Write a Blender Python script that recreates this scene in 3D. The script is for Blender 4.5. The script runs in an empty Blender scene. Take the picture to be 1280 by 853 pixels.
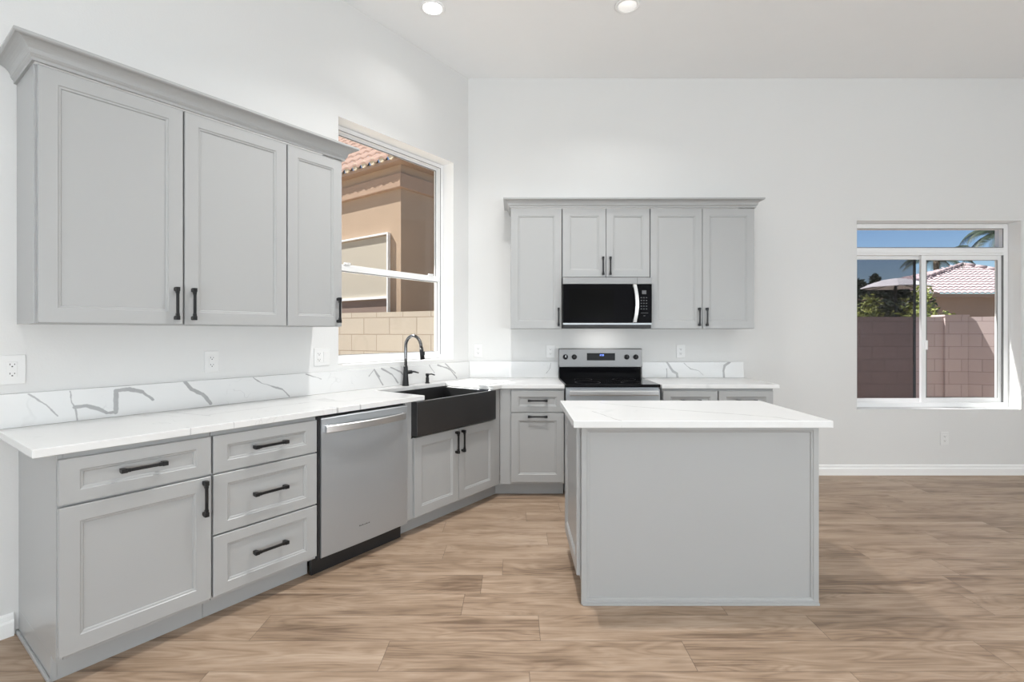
import bpy, bmesh, math, random
from mathutils import Vector, Matrix
R = math.radians
SC = bpy.context.scene
COL = SC.collection

# ------------------------------------------------------------------ camera, sky, sun, lights, exposure
cam_d = bpy.data.cameras.new('camera'); cam = bpy.data.objects.new('camera', cam_d); COL.objects.link(cam)
CAM_H = 1.322
cam.location = (0, 0, CAM_H); cam.rotation_euler = (R(90), 0, 0)
cam_d.sensor_width = 36.0; cam_d.lens = 621.2 / 1280 * 36
cam_d.shift_x = -4 / 1280; cam_d.shift_y = -10.3 / 1280
cam_d.clip_start = .05; cam_d.clip_end = 300
SC.camera = cam

SC.view_settings.view_transform = 'Standard'; SC.view_settings.look = 'None'
SC.view_settings.exposure = 0.0; SC.view_settings.gamma = 1.0
SC.view_settings.use_curve_mapping = False
SUN_AZ = (-.97, .25)                # horizontal direction towards the sun
SUN_TAN = 1.19

world = bpy.data.worlds.new('sky'); SC.world = world; world.use_nodes = True
wn = world.node_tree; wn.nodes.clear()
sky = wn.nodes.new('ShaderNodeTexSky'); sky.sky_type = 'NISHITA'; sky.sun_disc = False
sky.sun_elevation = math.atan(SUN_TAN); sky.sun_rotation = math.atan2(SUN_AZ[0], SUN_AZ[1])
sky.altitude = 1200; sky.air_density = 1.0; sky.dust_density = .3; sky.ozone_density = 3.0
bg = wn.nodes.new('ShaderNodeBackground'); bg.inputs['Strength'].default_value = .125
wo = wn.nodes.new('ShaderNodeOutputWorld')
wn.links.new(sky.outputs[0], bg.inputs[0]); wn.links.new(bg.outputs[0], wo.inputs[0])

sd = bpy.data.lights.new('sun', 'SUN'); sd.energy = 12.0; sd.angle = R(.6); sd.color = (1, .97, .93)
sun = bpy.data.objects.new('sun', sd); COL.objects.link(sun)
sun.rotation_euler = Vector((SUN_AZ[0], SUN_AZ[1], SUN_TAN)).to_track_quat('Z', 'Y').to_euler()

def area(name, loc, rot, sx, sy, power, color=(1, 1, 1)):
    d = bpy.data.lights.new(name, 'AREA'); d.shape = 'RECTANGLE'; d.size = sx; d.size_y = sy
    d.energy = power; d.color = color
    o = bpy.data.objects.new(name, d); COL.objects.link(o); o.location = loc; o.rotation_euler = rot
    return o
# fill lights added by the unseen rear and side walls, tilted towards the ceiling
area('fill_light_rear', (-1.6, -3.98, 1.45), (R(134), 0, 0), 3.6, 2.6, 292, (.865, .945, 1.0))
area('fill_light_rear_second', (3.2, -3.98, 1.45), (R(134), 0, 0), 3.6, 2.6, 262, (.865, .945, 1.0))
area('fill_light_side', (6.28, -2.3, 1.4), (R(126), 0, R(90)), 2.6, 2.4, 150, (.865, .945, 1.0))
# lamps of the two ceiling fittings, then unseen discs added as fill
def can_and_fill_lamp(name, x, y, power):
    d = bpy.data.lights.new(name, 'AREA'); d.shape = 'DISK'; d.size = .13; d.energy = power; d.color = (1, .99, .97); d.spread = R(130)
    o = bpy.data.objects.new(name, d); COL.objects.link(o); o.location = (x, y, 3.655); return o
for i, (x, y, p) in enumerate([(-.6, 3.61, 1.6), (.81, 3.585, 7), (-.05, 2.7, 34), (-.6, 1.0, 4), (2.6, 1.4, 5), (4.6, 1.4, 5)]):
    can_and_fill_lamp('recessed_and_fill_light', x, y, p)
hob = bpy.data.lights.new('cooktop_lamp', 'AREA'); hob.shape = 'RECTANGLE'; hob.size = .3; hob.size_y = .06; hob.energy = .55; hob.color = (1, .98, .95)
ho = bpy.data.objects.new('cooktop_lamp', hob); COL.objects.link(ho); ho.location = (.78, 4.43, 1.352); ho.rotation_euler = (R(10), 0, 0)

# ------------------------------------------------------------------ helpers
class MB:
    """collects shapes into one mesh"""
    def __init__(s): s.bm = bmesh.new()
    def box(s, x0, x1, y0, y1, z0, z1, mi=0):
        v = [s.bm.verts.new(p) for p in ((x0,y0,z0),(x1,y0,z0),(x1,y1,z0),(x0,y1,z0),(x0,y0,z1),(x1,y0,z1),(x1,y1,z1),(x0,y1,z1))]
        for q in ((3,2,1,0),(4,5,6,7),(0,1,5,4),(1,2,6,5),(2,3,7,6),(3,0,4,7)):
            f = s.bm.faces.new([v[i] for i in q]); f.material_index = mi
        return s
    def prism(s, pts, z0, z1):
        b = [s.bm.verts.new((x, y, z0)) for x, y in pts]; t = [s.bm.verts.new((x, y, z1)) for x, y in pts]
        n = len(pts)
        s.bm.faces.new(list(reversed(b))); s.bm.faces.new(t)
        for i in range(n): s.bm.faces.new((b[i], b[(i+1) % n], t[(i+1) % n], t[i]))
        return s
    def quad(s, *p):
        return s.bm.faces.new([s.bm.verts.new(q) for q in p])
    def loops(s, loops, cap0=True, cap1=True, closed=True, smooth=False):
        vs = [[s.bm.verts.new(p) for p in l] for l in loops]
        n = len(vs[0])
        for a, b in zip(vs, vs[1:]):
            for i in range(n if closed else n - 1):
                f = s.bm.faces.new((a[i], a[(i+1) % n], b[(i+1) % n], b[i])); f.smooth = smooth
        if cap0: s.bm.faces.new(list(reversed(vs[0])))
        if cap1: s.bm.faces.new(vs[-1])
        return s
    def lathe(s, prof, c=(0, 0, 0), axis='z', n=28, smooth=True):
        ls = []
        for r, h in prof:
            l = []
            for i in range(n):
                a = 2 * math.pi * i / n; u, v = r * math.cos(a), r * math.sin(a)
                if axis == 'z': l.append((c[0]+u, c[1]+v, c[2]+h))
                elif axis == 'y': l.append((c[0]+u, c[1]-h, c[2]+v))       # h runs towards -y
                else: l.append((c[0]+h, c[1]+u, c[2]+v))
            ls.append(l)
        return s.loops(ls, smooth=smooth)
    def tube(s, pts, rad, n=14, smooth=True):
        pts = [Vector(p) for p in pts]; ls = []
        rad = rad if isinstance(rad, (list, tuple)) else [rad] * len(pts)
        up = None
        for i, p in enumerate(pts):
            t = (pts[min(i+1, len(pts)-1)] - pts[max(i-1, 0)]).normalized()
            if up is None: up = Vector((0, 0, 1)) if abs(t.z) < .9 else Vector((1, 0, 0))
            a = t.cross(up).normalized(); b = a.cross(t).normalized(); up = b
            ls.append([p + rad[i] * (math.cos(2*math.pi*k/n) * a + math.sin(2*math.pi*k/n) * b) for k in range(n)])
        return s.loops(ls, smooth=smooth)
    def build(s, name, mat, parent=None, bevel=0, loc=None, rotz=0, fix=True):
        if fix: bmesh.ops.recalc_face_normals(s.bm, faces=s.bm.faces)
        me = bpy.data.meshes.new(name); s.bm.to_mesh(me); s.bm.free()
        for m in (mat if isinstance(mat, list) else [mat]): me.materials.append(m)
        o = bpy.data.objects.new(name, me); COL.objects.link(o)
        if parent: o.parent = parent
        if loc is not None: o.location = loc
        o.rotation_euler.z = rotz
        if bevel:
            b = o.modifiers.new('bevel', 'BEVEL'); b.width = bevel; b.segments = 2; b.limit_method = 'ANGLE'; b.angle_limit = R(40)
        return o
def thing(name, label, cat, loc=(0, 0, 0), rotz=0, group=None):
    o = bpy.data.objects.new(name, None); o.empty_display_size = .1; COL.objects.link(o)
    o.location = loc; o.rotation_euler.z = rotz
    return tag(o, label, cat, group)
def tag(o, label, cat, group=None, kind=None):
    o['label'] = label; o['category'] = cat
    if group: o['group'] = group
    if kind: o['kind'] = kind
    return o
def struct(o, label=None, cat=None):
    o['kind'] = 'structure'
    if label: o['label'] = label
    if cat: o['category'] = cat
    return o

# ------------------------------------------------------------------ materials
class NT:
    def __init__(s, name):
        s.m = bpy.data.materials.new(name); s.m.use_nodes = True
        s.t = s.m.node_tree; s.b = s.t.nodes['Principled BSDF']; s.out = s.t.nodes['Material Output']
    def n(s, kind, **kw):
        nd = s.t.nodes.new(kind)
        for k, v in kw.items(): setattr(nd, k, v)
        return nd
    def l(s, a, b): s.t.links.new(a, b)
    def inp(s, sock, v):
        if hasattr(v, 'links') or hasattr(v, 'is_linked'): s.l(v, sock)
        else: sock.default_value = v
    def math(s, op, a, b=None, clamp=False):
        nd = s.n('ShaderNodeMath', operation=op, use_clamp=clamp); s.inp(nd.inputs[0], a)
        if b is not None: s.inp(nd.inputs[1], b)
        return nd.outputs[0]
    def vm(s, op, a, b=None, out=0):
        nd = s.n('ShaderNodeVectorMath', operation=op); s.inp(nd.inputs[0], a)
        if b is not None: s.inp(nd.inputs[1], b)
        return nd.outputs[out]
    def coord(s): return s.n('ShaderNodeTexCoord').outputs['Object']
    def mapping(s, v, scale=(1, 1, 1), loc=(0, 0, 0)):
        nd = s.n('ShaderNodeMapping'); s.l(v, nd.inputs[0]); nd.inputs['Scale'].default_value = scale; nd.inputs['Location'].default_value = loc
        return nd.outputs[0]
    def noise(s, v, scale, detail=3, rough=.5, dist=0, out='Fac'):
        nd = s.n('ShaderNodeTexNoise'); s.l(v, nd.inputs['Vector']); nd.inputs['Scale'].default_value = scale
        nd.inputs['Detail'].default_value = detail; nd.inputs['Roughness'].default_value = rough; nd.inputs['Distortion'].default_value = dist
        return nd.outputs[out]
    def ramp(s, f, stops, interp='LINEAR'):
        nd = s.n('ShaderNodeValToRGB'); s.l(f, nd.inputs[0]); cr = nd.color_ramp; cr.interpolation = interp
        while len(cr.elements) < len(stops): cr.elements.new(.5)
        for e, (p, c) in zip(cr.elements, stops):
            e.position = p; e.color = (c, c, c, 1) if isinstance(c, (int, float)) else (*c, 1)
        return nd.outputs[0]
    def mix(s, f, a, b, blend='MIX'):
        nd = s.n('ShaderNodeMix', data_type='RGBA', blend_type=blend); s.inp(nd.inputs[0], f)
        for sk, v in ((nd.inputs[6], a), (nd.inputs[7], b)):
            if isinstance(v, tuple): sk.default_value = (*v, 1)
            else: s.l(v, sk)
        return nd.outputs[2]
    def mapr(s, f, a, b, c=0., d=1., smooth=False):
        nd = s.n('ShaderNodeMapRange'); s.l(f, nd.inputs[0])
        if smooth: nd.interpolation_type = 'SMOOTHSTEP'
        for i, v in enumerate((a, b, c, d)): nd.inputs[i+1].default_value = v
        return nd.outputs[0]
    def bump(s, h, strength, dist=.01):
        nd = s.n('ShaderNodeBump'); nd.inputs['Strength'].default_value = strength; nd.inputs['Distance'].default_value = dist
        s.l(h, nd.inputs['Height']); s.l(nd.outputs[0], s.b.inputs['Normal'])
    def base(s, v):
        if isinstance(v, tuple): s.b.inputs['Base Color'].default_value = (*v, 1)
        else: s.l(v, s.b.inputs['Base Color'])
        return s
    def pr(s, rough=.5, metal=0., spec=.5):
        s.b.inputs['Roughness'].default_value = rough; s.b.inputs['Metallic'].default_value = metal
        s.b.inputs['Specular IOR Level'].default_value = spec
        return s
def plain(name, c, rough=.5, metal=0., var=.03, scale=6, spec=.5, bump=0, bscale=200):
    t = NT(name); co = t.coord(); f = t.noise(co, scale, 3)
    t.base(t.mix(f, tuple(x * (1 - var) for x in c), tuple(min(1, x * (1 + var)) for x in c))); t.pr(rough, metal, spec)
    if bump: t.bump(t.noise(co, bscale, 2), bump, .002)
    return t.m
M = {}
M['wall'] = plain('wall_paint', (.70, .697, .688), .75, var=.008, scale=3, spec=.25, bump=.22, bscale=110)
M['ceiling'] = plain('ceiling_paint', (.87, .872, .872), .85, var=.008, spec=.2, bump=.2, bscale=120)
M['trim'] = plain('white_trim_paint', (.87, .87, .865), .4, var=.01)
M['cab'] = plain('grey_cabinet_lacquer', (.385, .388, .387), .33, var=.008, scale=2, spec=.45)
M['cabgap'] = plain('cabinet_shadow_gap', (.05, .05, .05), .7)
M['black'] = plain('matte_black_metal', (.012, .012, .013), .38, metal=.3, var=.1)
M['blackplastic'] = plain('black_plastic', (.015, .015, .016), .45, var=.1)
M['blackglass'] = plain('black_glass', (.005, .005, .006), .07, var=.05, spec=.05)
M['ceranglass'] = plain('black_ceramic_glass', (.007, .007, .008), .09, var=.05, spec=.3)
M['vinyl'] = plain('white_vinyl', (.85, .85, .85), .35, var=.01)
M['plate'] = plain('white_plastic', (.74, .737, .728), .35, var=.01)
M['slot'] = plain('dark_slot', (.06, .06, .06), .6)
def steel(name, c, rough, along=(1, 1, 60), metal=1.0):
    t = NT(name); co = t.coord(); f = t.noise(t.mapping(co, along), 14, 3)
    t.base(t.mix(f, tuple(x * .94 for x in c), tuple(min(1, x * 1.06) for x in c))); t.pr(rough, metal)
    t.l(t.mapr(f, 0, 1, rough - .05, rough + .06), t.b.inputs['Roughness'])
    return t.m
M['steel'] = steel('brushed_stainless_steel', (.465, .49, .515), .45, (60, 1, 1), .75)
M['steelh'] = steel('bright_stainless_steel', (.70, .70, .70), .36, (1, 30, 60))
M['blacksteel'] = steel('black_stainless_steel', (.085, .085, .087), .30, (.4, 1, 12), .85)
M['darksteel'] = steel('shaded_brushed_steel', (.30, .30, .30), .5, (60, 1, 1), .8)
M['gunmetal'] = plain('gunmetal', (.18, .18, .185), .25, metal=1.0, var=.05)

def clear_glass(name, refl=.05, tint=(.97, .985, .98)):
    t = NT(name); t.t.nodes.remove(t.b)
    tr = t.n('ShaderNodeBsdfTransparent'); tr.inputs[0].default_value = (*tint, 1)
    gl = t.n('ShaderNodeBsdfGlossy'); gl.inputs['Roughness'].default_value = .01
    fr = t.n('ShaderNodeLayerWeight'); fr.inputs[0].default_value = .5
    mx = t.n('ShaderNodeMixShader'); t.l(t.math('ADD', t.math('MULTIPLY', t.math('POWER', fr.outputs['Facing'], 4.), .3), refl), mx.inputs[0])
    t.l(tr.outputs[0], mx.inputs[1]); t.l(gl.outputs[0], mx.inputs[2]); t.l(mx.outputs[0], t.out.inputs[0])
    return t.m
M['glass'] = clear_glass('clear_window_glass', .02)
M['tintglass'] = clear_glass('low_e_window_glass', .02, (.90, .92, .945))
def mesh_screen():
    t = NT('insect_screen_mesh'); t.base((.03, .03, .035)); t.pr(.8)
    tr = t.n('ShaderNodeBsdfTransparent'); mx = t.n('ShaderNodeMixShader'); mx.inputs[0].default_value = 0.0; tr.inputs[0].default_value = (.63, .61, .61, 1)
    t.l(tr.outputs[0], mx.inputs[1]); t.l(t.b.outputs[0], mx.inputs[2]); t.l(mx.outputs[0], t.out.inputs[0])
    return t.m
M['screen'] = mesh_screen()
def emit(name, c, k):
    t = NT(name); t.base(c); t.b.inputs['Emission Color'].default_value = (*c, 1); t.b.inputs['Emission Strength'].default_value = k
    return t.m
M['lens'] = emit('lit_lamp_lens', (1, .985, .96), 6)
M['lensdim'] = emit('dim_lamp_lens', (1, .985, .96), .35)
M['burner'] = plain('burner_print', (.07, .07, .07), .3)
M['digits'] = emit('blue_display_digits', (.25, .4, 1), 1.6)

def quartz(name, axes='xy', polylines=(), jag=.006, vein=.34):
    """white quartz: fine random veins, plus the slab's own drawn veins (polylines of (a, b) with a half-width) in the plane AXES"""
    t = NT(name); co = t.coord()
    warp = t.vm('ADD', co, t.vm('SCALE', t.vm('SUBTRACT', t.noise(co, 1.6, 4, .6, out='Color'), (.5, .5, .5)), None))
    sc = [n for n in t.t.nodes if n.bl_idname == 'ShaderNodeVectorMath' and n.operation == 'SCALE'][0]; sc.inputs['Scale'].default_value = .55
    f = t.noise(warp, 1.25, 2, .45)
    line = t.mapr(t.math('ABSOLUTE', t.math('SUBTRACT', f, .5)), .0, .010, 1, 0, True)
    mask = t.mapr(t.noise(co, 1.7, 2), .50, .66, 0, 1, True)
    fine = t.math('MULTIPLY', line, mask)
    f2 = t.noise(warp, 4.5, 3, .5)
    l2 = t.mapr(t.math('ABSOLUTE', t.math('SUBTRACT', f2, .5)), .0, .008, 1, 0, True)
    m2 = t.mapr(t.noise(co, 2.6, 2), .56, .70, 0, .45, True)
    fac = t.math('ADD', t.math('MULTIPLY', fine, .40), t.math('MULTIPLY', l2, m2), True)
    cloud = t.noise(co, 2.2, 3)
    col = t.mix(cloud, (.705, .705, .70), (.755, .755, .75))
    col = t.mix(fac, col, (.47, .47, .465))
    if polylines:
        sp = t.n('ShaderNodeSeparateXYZ'); t.l(co, sp.inputs[0]); cb = t.n('ShaderNodeCombineXYZ')
        t.l(sp.outputs['XYZ'.index(axes[0].upper())], cb.inputs[0]); t.l(sp.outputs['XYZ'.index(axes[1].upper())], cb.inputs[1])
        wob = t.vm('SUBTRACT', t.noise(co, 22, 3, .6, out='Color'), (.5, .5, .5))
        nd = t.n('ShaderNodeVectorMath', operation='SCALE'); t.l(wob, nd.inputs[0]); nd.inputs['Scale'].default_value = jag * 2
        flat = t.vm('MULTIPLY', nd.outputs[0], (1, 1, 0)); p = t.vm('ADD', cb.outputs[0], flat)
        best = None
        for hw, pts in polylines:
            for a, b in zip(pts, pts[1:]):
                A = Vector((a[0], a[1], 0)); B = Vector((b[0], b[1], 0)) - A; L2 = B.length_squared
                pa = t.vm('SUBTRACT', p, tuple(A)); h = t.math('MULTIPLY', t.vm('DOT_PRODUCT', pa, tuple(B), 1), 1 / L2, True)
                s2 = t.n('ShaderNodeVectorMath', operation='SCALE'); s2.inputs[0].default_value = tuple(B); t.l(h, s2.inputs['Scale'])
                d = t.math('SUBTRACT', t.vm('LENGTH', t.vm('SUBTRACT', pa, s2.outputs[0]), None, 1), hw)
                best = d if best is None else t.math('MINIMUM', best, d)
        best = t.math('ADD', best, t.math('MULTIPLY', t.math('SUBTRACT', t.noise(co, 14, 2), .5), .011))
        dr = t.mapr(best, -.0015, .0025, 1, 0, True)
        tone = t.mix(t.noise(co, 30, 3), (vein * .9,) * 3, (vein * 1.25,) * 3)
        col = t.mix(t.math('MULTIPLY', dr, .92), col, tone)
    t.base(col); t.pr(.22, 0, .5)
    return t.m

def floor_mat():
    t = NT('oak_plank_floor'); co = t.coord(); sp = t.n('ShaderNodeSeparateXYZ'); t.l(co, sp.inputs[0])
    x, y = sp.outputs[0], sp.outputs[1]
    ry = t.math('MULTIPLY', t.math('SUBTRACT', y, 2.131 - 19 * .1925), 1 / .1925); row = t.math('FLOOR', ry); fy = t.math('FRACT', ry)
    w1 = t.n('ShaderNodeTexWhiteNoise', noise_dimensions='1D'); t.l(t.math('ADD', row, 3.7), w1.inputs['W'])
    rx = t.math('MULTIPLY', t.math('ADD', x, t.math('ADD', t.math('MULTIPLY', w1.outputs[0], 1.25), 40)), 1 / 1.25); pl = t.math('FLOOR', rx); fx = t.math('FRACT', rx)
    cb = t.n('ShaderNodeCombineXYZ'); t.l(row, cb.inputs[0]); t.l(pl, cb.inputs[1])
    w2 = t.n('ShaderNodeTexWhiteNoise', noise_dimensions='2D'); t.l(cb.outputs[0], w2.inputs['Vector']); rnd = w2.outputs[0]
    # per-plank shifted grain coordinates
    off = t.n('ShaderNodeCombineXYZ'); t.l(t.math('MULTIPLY', rnd, 57.), off.inputs[0]); t.l(t.math('MULTIPLY', rnd, 23.), off.inputs[1]); t.l(t.math('MULTIPLY', rnd, 91.), off.inputs[2])
    g = t.vm('ADD', co, off.outputs[0])
    broad = t.noise(t.mapping(g, (1.1, 7, 1)), 1.4, 4, .55, .5)
    # cathedral rings: contours of a smooth stretched field
    fld = t.noise(t.mapping(g, (1.3, 8, 1)), 1.1, 1.5, .5, .3)
    rings = t.math('PINGPONG', t.math('MULTIPLY', fld, 24.), 1.0)
    fineg = t.noise(t.mapping(g, (3.2, 85, 1)), 1.0, 4, .65)
    pore = t.noise(t.mapping(g, (11, 230, 1)), 1.0, 2, .6)
    knot = t.mapr(t.noise(t.mapping(g, (2.2, 6, 1)), 1.3, 2, .5), .66, .80, 0, 1, True)
    tone = t.math('ADD', t.math('MULTIPLY', broad, .85), t.math('ADD', t.math('MULTIPLY', rings, .13), t.math('MULTIPLY', fineg, .46)))
    tone = t.math('ADD', tone, t.math('MULTIPLY', t.math('SUBTRACT', rnd, .5), .10))
    col = t.ramp(tone, [(.50, (.185, .122, .080)), (.64, (.31, .215, .145)), (.76, (.40, .288, .203)), (.96, (.50, .38, .285))])
    col = t.mix(t.math('MULTIPLY', t.mapr(pore, .52, .72, 0, 1), .22), col, (.15, .10, .065))
    col = t.mix(t.math('MULTIPLY', knot, .55), col, (.13, .085, .055))
    rl_ = t.math('MULTIPLY', t.mapr(rings, .72, 1., 0, 1), t.mapr(t.noise(t.mapping(g, (1.2, 5, 1)), .9, 2), .45, .6, 0, 1))
    col = t.mix(t.math('MULTIPLY', rl_, .26), col, (.15, .10, .065))
    ey = t.math('MINIMUM', fy, t.math('SUBTRACT', 1., fy)); ex = t.math('MULTIPLY', t.math('MINIMUM', fx, t.math('SUBTRACT', 1., fx)), 1.25 / .1925)
    seam = t.mapr(t.math('MINIMUM', ex, ey), .003, .011, 1, 0, True)
    col = t.mix(t.math('MULTIPLY', seam, .62), col, (.085, .058, .04))
    t.base(col); t.pr(.38, 0, .35)
    t.l(t.mapr(fineg, .2, .8, .34, .48), t.b.inputs['Roughness'])
    t.bump(t.math('SUBTRACT', t.math('MULTIPLY', fineg, .25), seam), .25, .0015)
    return t.m
M['floor'] = floor_mat()

def block_mat(name, c, c2, mortar, bw=.406, bh=.203):
    t = NT(name); co = t.coord(); sp = t.n('ShaderNodeSeparateXYZ'); t.l(co, sp.inputs[0]); cb = t.n('ShaderNodeCombineXYZ')
    t.l(sp.outputs[0], cb.inputs[0]); t.l(sp.outputs[2], cb.inputs[1])
    br = t.n('ShaderNodeTexBrick', offset=.5, offset_frequency=2, squash=1.0); t.l(cb.outputs[0], br.inputs['Vector'])
    br.inputs['Color1'].default_value = (*c, 1); br.inputs['Color2'].default_value = (*c2, 1); br.inputs['Mortar'].default_value = (*mortar, 1)
    br.inputs['Scale'].default_value = 1; br.inputs['Mortar Size'].default_value = .006; br.inputs['Brick Width'].default_value = bw; br.inputs['Row Height'].default_value = bh
    br.inputs['Mortar Smooth'].default_value = .2
    nz = t.noise(co, 26, 4, .7); col = t.mix(t.math('MULTIPLY', nz, .25), br.outputs['Color'], tuple(x * .6 for x in c))
    t.base(col); t.pr(.9, 0, .1); t.bump(t.math('SUBTRACT', t.math('MULTIPLY', nz, .4), br.outputs['Fac']), .6, .008)
    return t.m
M['blockL'] = block_mat('cream_block', (.50, .44, .37), (.54, .48, .405), (.36, .30, .24))
M['blockR'] = block_mat('mauve_block', (.46, .37, .36), (.50, .405, .395), (.34, .27, .265))
def stucco(name, c):
    t = NT(name); co = t.coord(); f = t.noise(co, 1.3, 5, .6); g = t.noise(co, 60, 3)
    t.base(t.mix(f, tuple(x * .86 for x in c), tuple(x * 1.1 for x in c))); t.pr(.92, 0, .1); t.bump(g, .4, .006)
    return t.m
M['stucco'] = stucco('tan_stucco', (.44, .325, .235)); M['stucco2'] = stucco('brown_stucco', (.28, .205, .17))  # brown darkened in its colour for the shade on the far house wall
M['eavewood'] = stucco('painted_eave_board', (.42, .29, .21))
M['tile'] = stucco('terracotta_roof_tile', (.40, .265, .21)); M['tilepink'] = stucco('pink_concrete_roof_tile', (.42, .33, .335))
M['mortar'] = stucco('pale_tile_mortar', (.70, .60, .46))
M['ground'] = stucco('desert_gravel', (.46, .38, .30))
M['shade'] = plain('sunlit_window_shade', (.42, .37, .30), .8)
M['bark'] = stucco('palm_bark', (.17, .13, .10))
M['canvas'] = plain('pale_canvas', (.62, .60, .60), .8)
def leafm(name, a, b):
    t = NT(name); co = t.coord(); t.base(t.mix(t.mapr(t.noise(co, 9, 2), .3, .7), a, b)); t.pr(.5, 0, .3)
    return t.m
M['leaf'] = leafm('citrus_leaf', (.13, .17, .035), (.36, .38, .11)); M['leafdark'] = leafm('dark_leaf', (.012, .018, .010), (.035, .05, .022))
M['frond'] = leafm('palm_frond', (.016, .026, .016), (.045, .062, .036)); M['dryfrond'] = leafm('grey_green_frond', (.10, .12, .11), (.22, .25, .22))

# ------------------------------------------------------------------ the room
TH = .626; ZB = 4.617; CX = -.435; HC = 3.685
DX, DY = -math.sin(TH), -math.cos(TH)          # along the angled wall, away from the corner
NX, NY = math.cos(TH), -math.sin(TH)           # out of the angled wall into the room
PHI = R(90) - TH                               # turn of everything that stands on the angled wall
def LW(s, n, z=0): return (CX + s*DX + n*NX, ZB + s*DY + n*NY, z)
CORNER = (CX, ZB, 0)

def wall_holes(w, h, t, hole, name, mat, loc, rotz):
    """slab with a window opening; local x along the wall, y from 0 (room face) to t (outside)"""
    m = MB(); x0, x1, z0, z1 = hole; a, b = w
    # one clean mesh: room face, outer face and the four reveals
    for y in (0, t):
        for (p, q, r, s) in ((a, x0, 0, h), (x1, b, 0, h), (x0, x1, 0, z0), (x0, x1, z1, h)):
            m.quad((p, y, r), (q, y, r), (q, y, s), (p, y, s))
    for x in (x0, x1, a, b):
        zz = (z0, z1) if x in (x0, x1) else (0, h)
        m.quad((x, 0, zz[0]), (x, t, zz[0]), (x, t, zz[1]), (x, 0, zz[1])).material_index = 1 if x in (x0, x1) else 0
    for z in (z0, z1): m.quad((x0, 0, z), (x1, 0, z), (x1, t, z), (x0, t, z)).material_index = 1
    for z in (0, h): m.quad((a, 0, z), (b, 0, z), (b, t, z), (a, t, z))
    bmesh.ops.remove_doubles(m.bm, verts=m.bm.verts, dist=1e-5)
    return m.build(name, mat, None, loc=loc, rotz=rotz)
WT = .22
W1 = (-1.381, -.201, 1.092, 2.847)      # opening in the angled wall, local x = -s
W2 = (3.175, 4.70, .610, 2.364)         # opening in the back wall
struct(wall_holes((-7, 0), HC, WT, W1, 'wall_left', [M['wall'], M['trim']], CORNER, PHI), 'angled off-white kitchen wall with the sink window', 'wall')
struct(wall_holes((CX - .14, 6.5), HC, WT, W2, 'wall_back', [M['wall'], M['trim']], (0, ZB, 0), 0), 'off-white wall behind the cooking range', 'wall')
P1 = LW(7, 0)
def wall_run(name, a, b, lab):
    L = math.hypot(b[0]-a[0], b[1]-a[1]); m = MB(); m.box(0, L, 0, .15, 0, HC)
    return struct(m.build(name, M['wall'], loc=(a[0], a[1], 0), rotz=math.atan2(b[1]-a[1], b[0]-a[0])), lab, 'wall')
wall_run('wall_side', (P1[0], -4.0), (P1[0], P1[1]), 'off-white side wall at the end of the angled wall')
wall_run('wall_right', (6.3, ZB), (6.3, -4.0), 'off-white far side wall')
wall_run('wall_rear', (6.3, -4.0), (P1[0], -4.0), 'off-white wall behind the viewpoint')
pts = [(P1[0]-.2, -4.2), (6.5, -4.2), (6.5, ZB+.05), (CX-.02, ZB+.05), (LW(7, -.05)[0], LW(7, -.05)[1])]
struct(MB().prism(pts, -.10, 0).build('floor', M['floor']), 'light brown oak plank floor', 'floor')
pts = [(P1[0]-.2, -4.2), (6.5, -4.2), (6.5, ZB+.21), (CX-.1, ZB+.21), LW(0, -.2)[:2], LW(7, -.2)[:2]]
struct(MB().prism(pts, HC, HC+.15).build('ceiling', M['ceiling']), 'high flat white ceiling', 'ceiling')

def baseboard(name, a, b, rotz, loc):
    prof = [(0, 0), (-.016, 0), (-.016, .060), (-.013, .068), (-.010, .070), (-.010, .088), (-.006, .095), (0, .098)]
    m = MB(); m.loops([[(x, y, z) for y, z in prof] for x in (a, b)])
    return struct(m.build(name, M['trim'], loc=loc, rotz=rotz), None, None)
baseboard('baseboard_back', 2.10, 6.28, 0, (0, ZB, 0))
baseboard('baseboard_left', -6.9, -3.01, PHI, CORNER)

# windows ------------------------------------------------------------
def rect_frame(m, x0, x1, z0, z1, y0, y1, w):
    m.box(x0, x0+w, y0, y1, z0, z1); m.box(x1-w, x1, y0, y1, z0, z1)
    m.box(x0+w, x1-w, y0, y1, z1-w, z1); m.box(x0+w, x1-w, y0, y1, z0, z0+w); return m
def window(name, lab, loc, rotz):
    o = thing(name, lab, 'window', loc, rotz); o['kind'] = 'structure'; return o
w1 = window('window_1', 'white single-hung window above the black sink', CORNER, PHI)
x0, x1, z0, z1 = W1; e = .002
rect_frame(MB(), x0+e, x1-e, z0+e, z1-e, .125, .205, .036).build('window_frame', M['vinyl'], w1, .002)
rz = 1.80
M['bead'] = plain('grey_bead_shadow', (.22, .22, .22), .6)  # grey strips standing in for shadow lines round the frames and glass
rect_frame(MB(), x0+.0545, x1-.0545, rz+.012, z1-.0545, .164, .1705, .006).build('upper_bead_shadow', M['bead'], w1)
rect_frame(MB(), x0+.0625, x1-.0625, z0+.0625, rz-.018, .139, .143, .005).build('lower_bead_shadow', M['bead'], w1)
MB().box(x1-.040, x1-.036, .122, .1265, z0+.036, z1-.036).box(x0+.036, x1-.036, .122, .1265, z1-.040, z1-.036).build('track_groove_shadow', M['bead'], w1)
rect_frame(MB(), x0+.036, x1-.036, rz-.015, z1-.036, .168, .190, .018).build('upper_sash', M['vinyl'], w1, .002)
rect_frame(MB(), x0+.036, x1-.036, z0+.036, rz+.0, .142, .166, .026).build('lower_sash', M['vinyl'], w1, .002)
rl = MB(); rl.box(x0+.036, x1-.036, .134, .168, rz-.018, rz+.030).build('meeting_rail', M['vinyl'], w1, .003)
m = MB()
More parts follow.
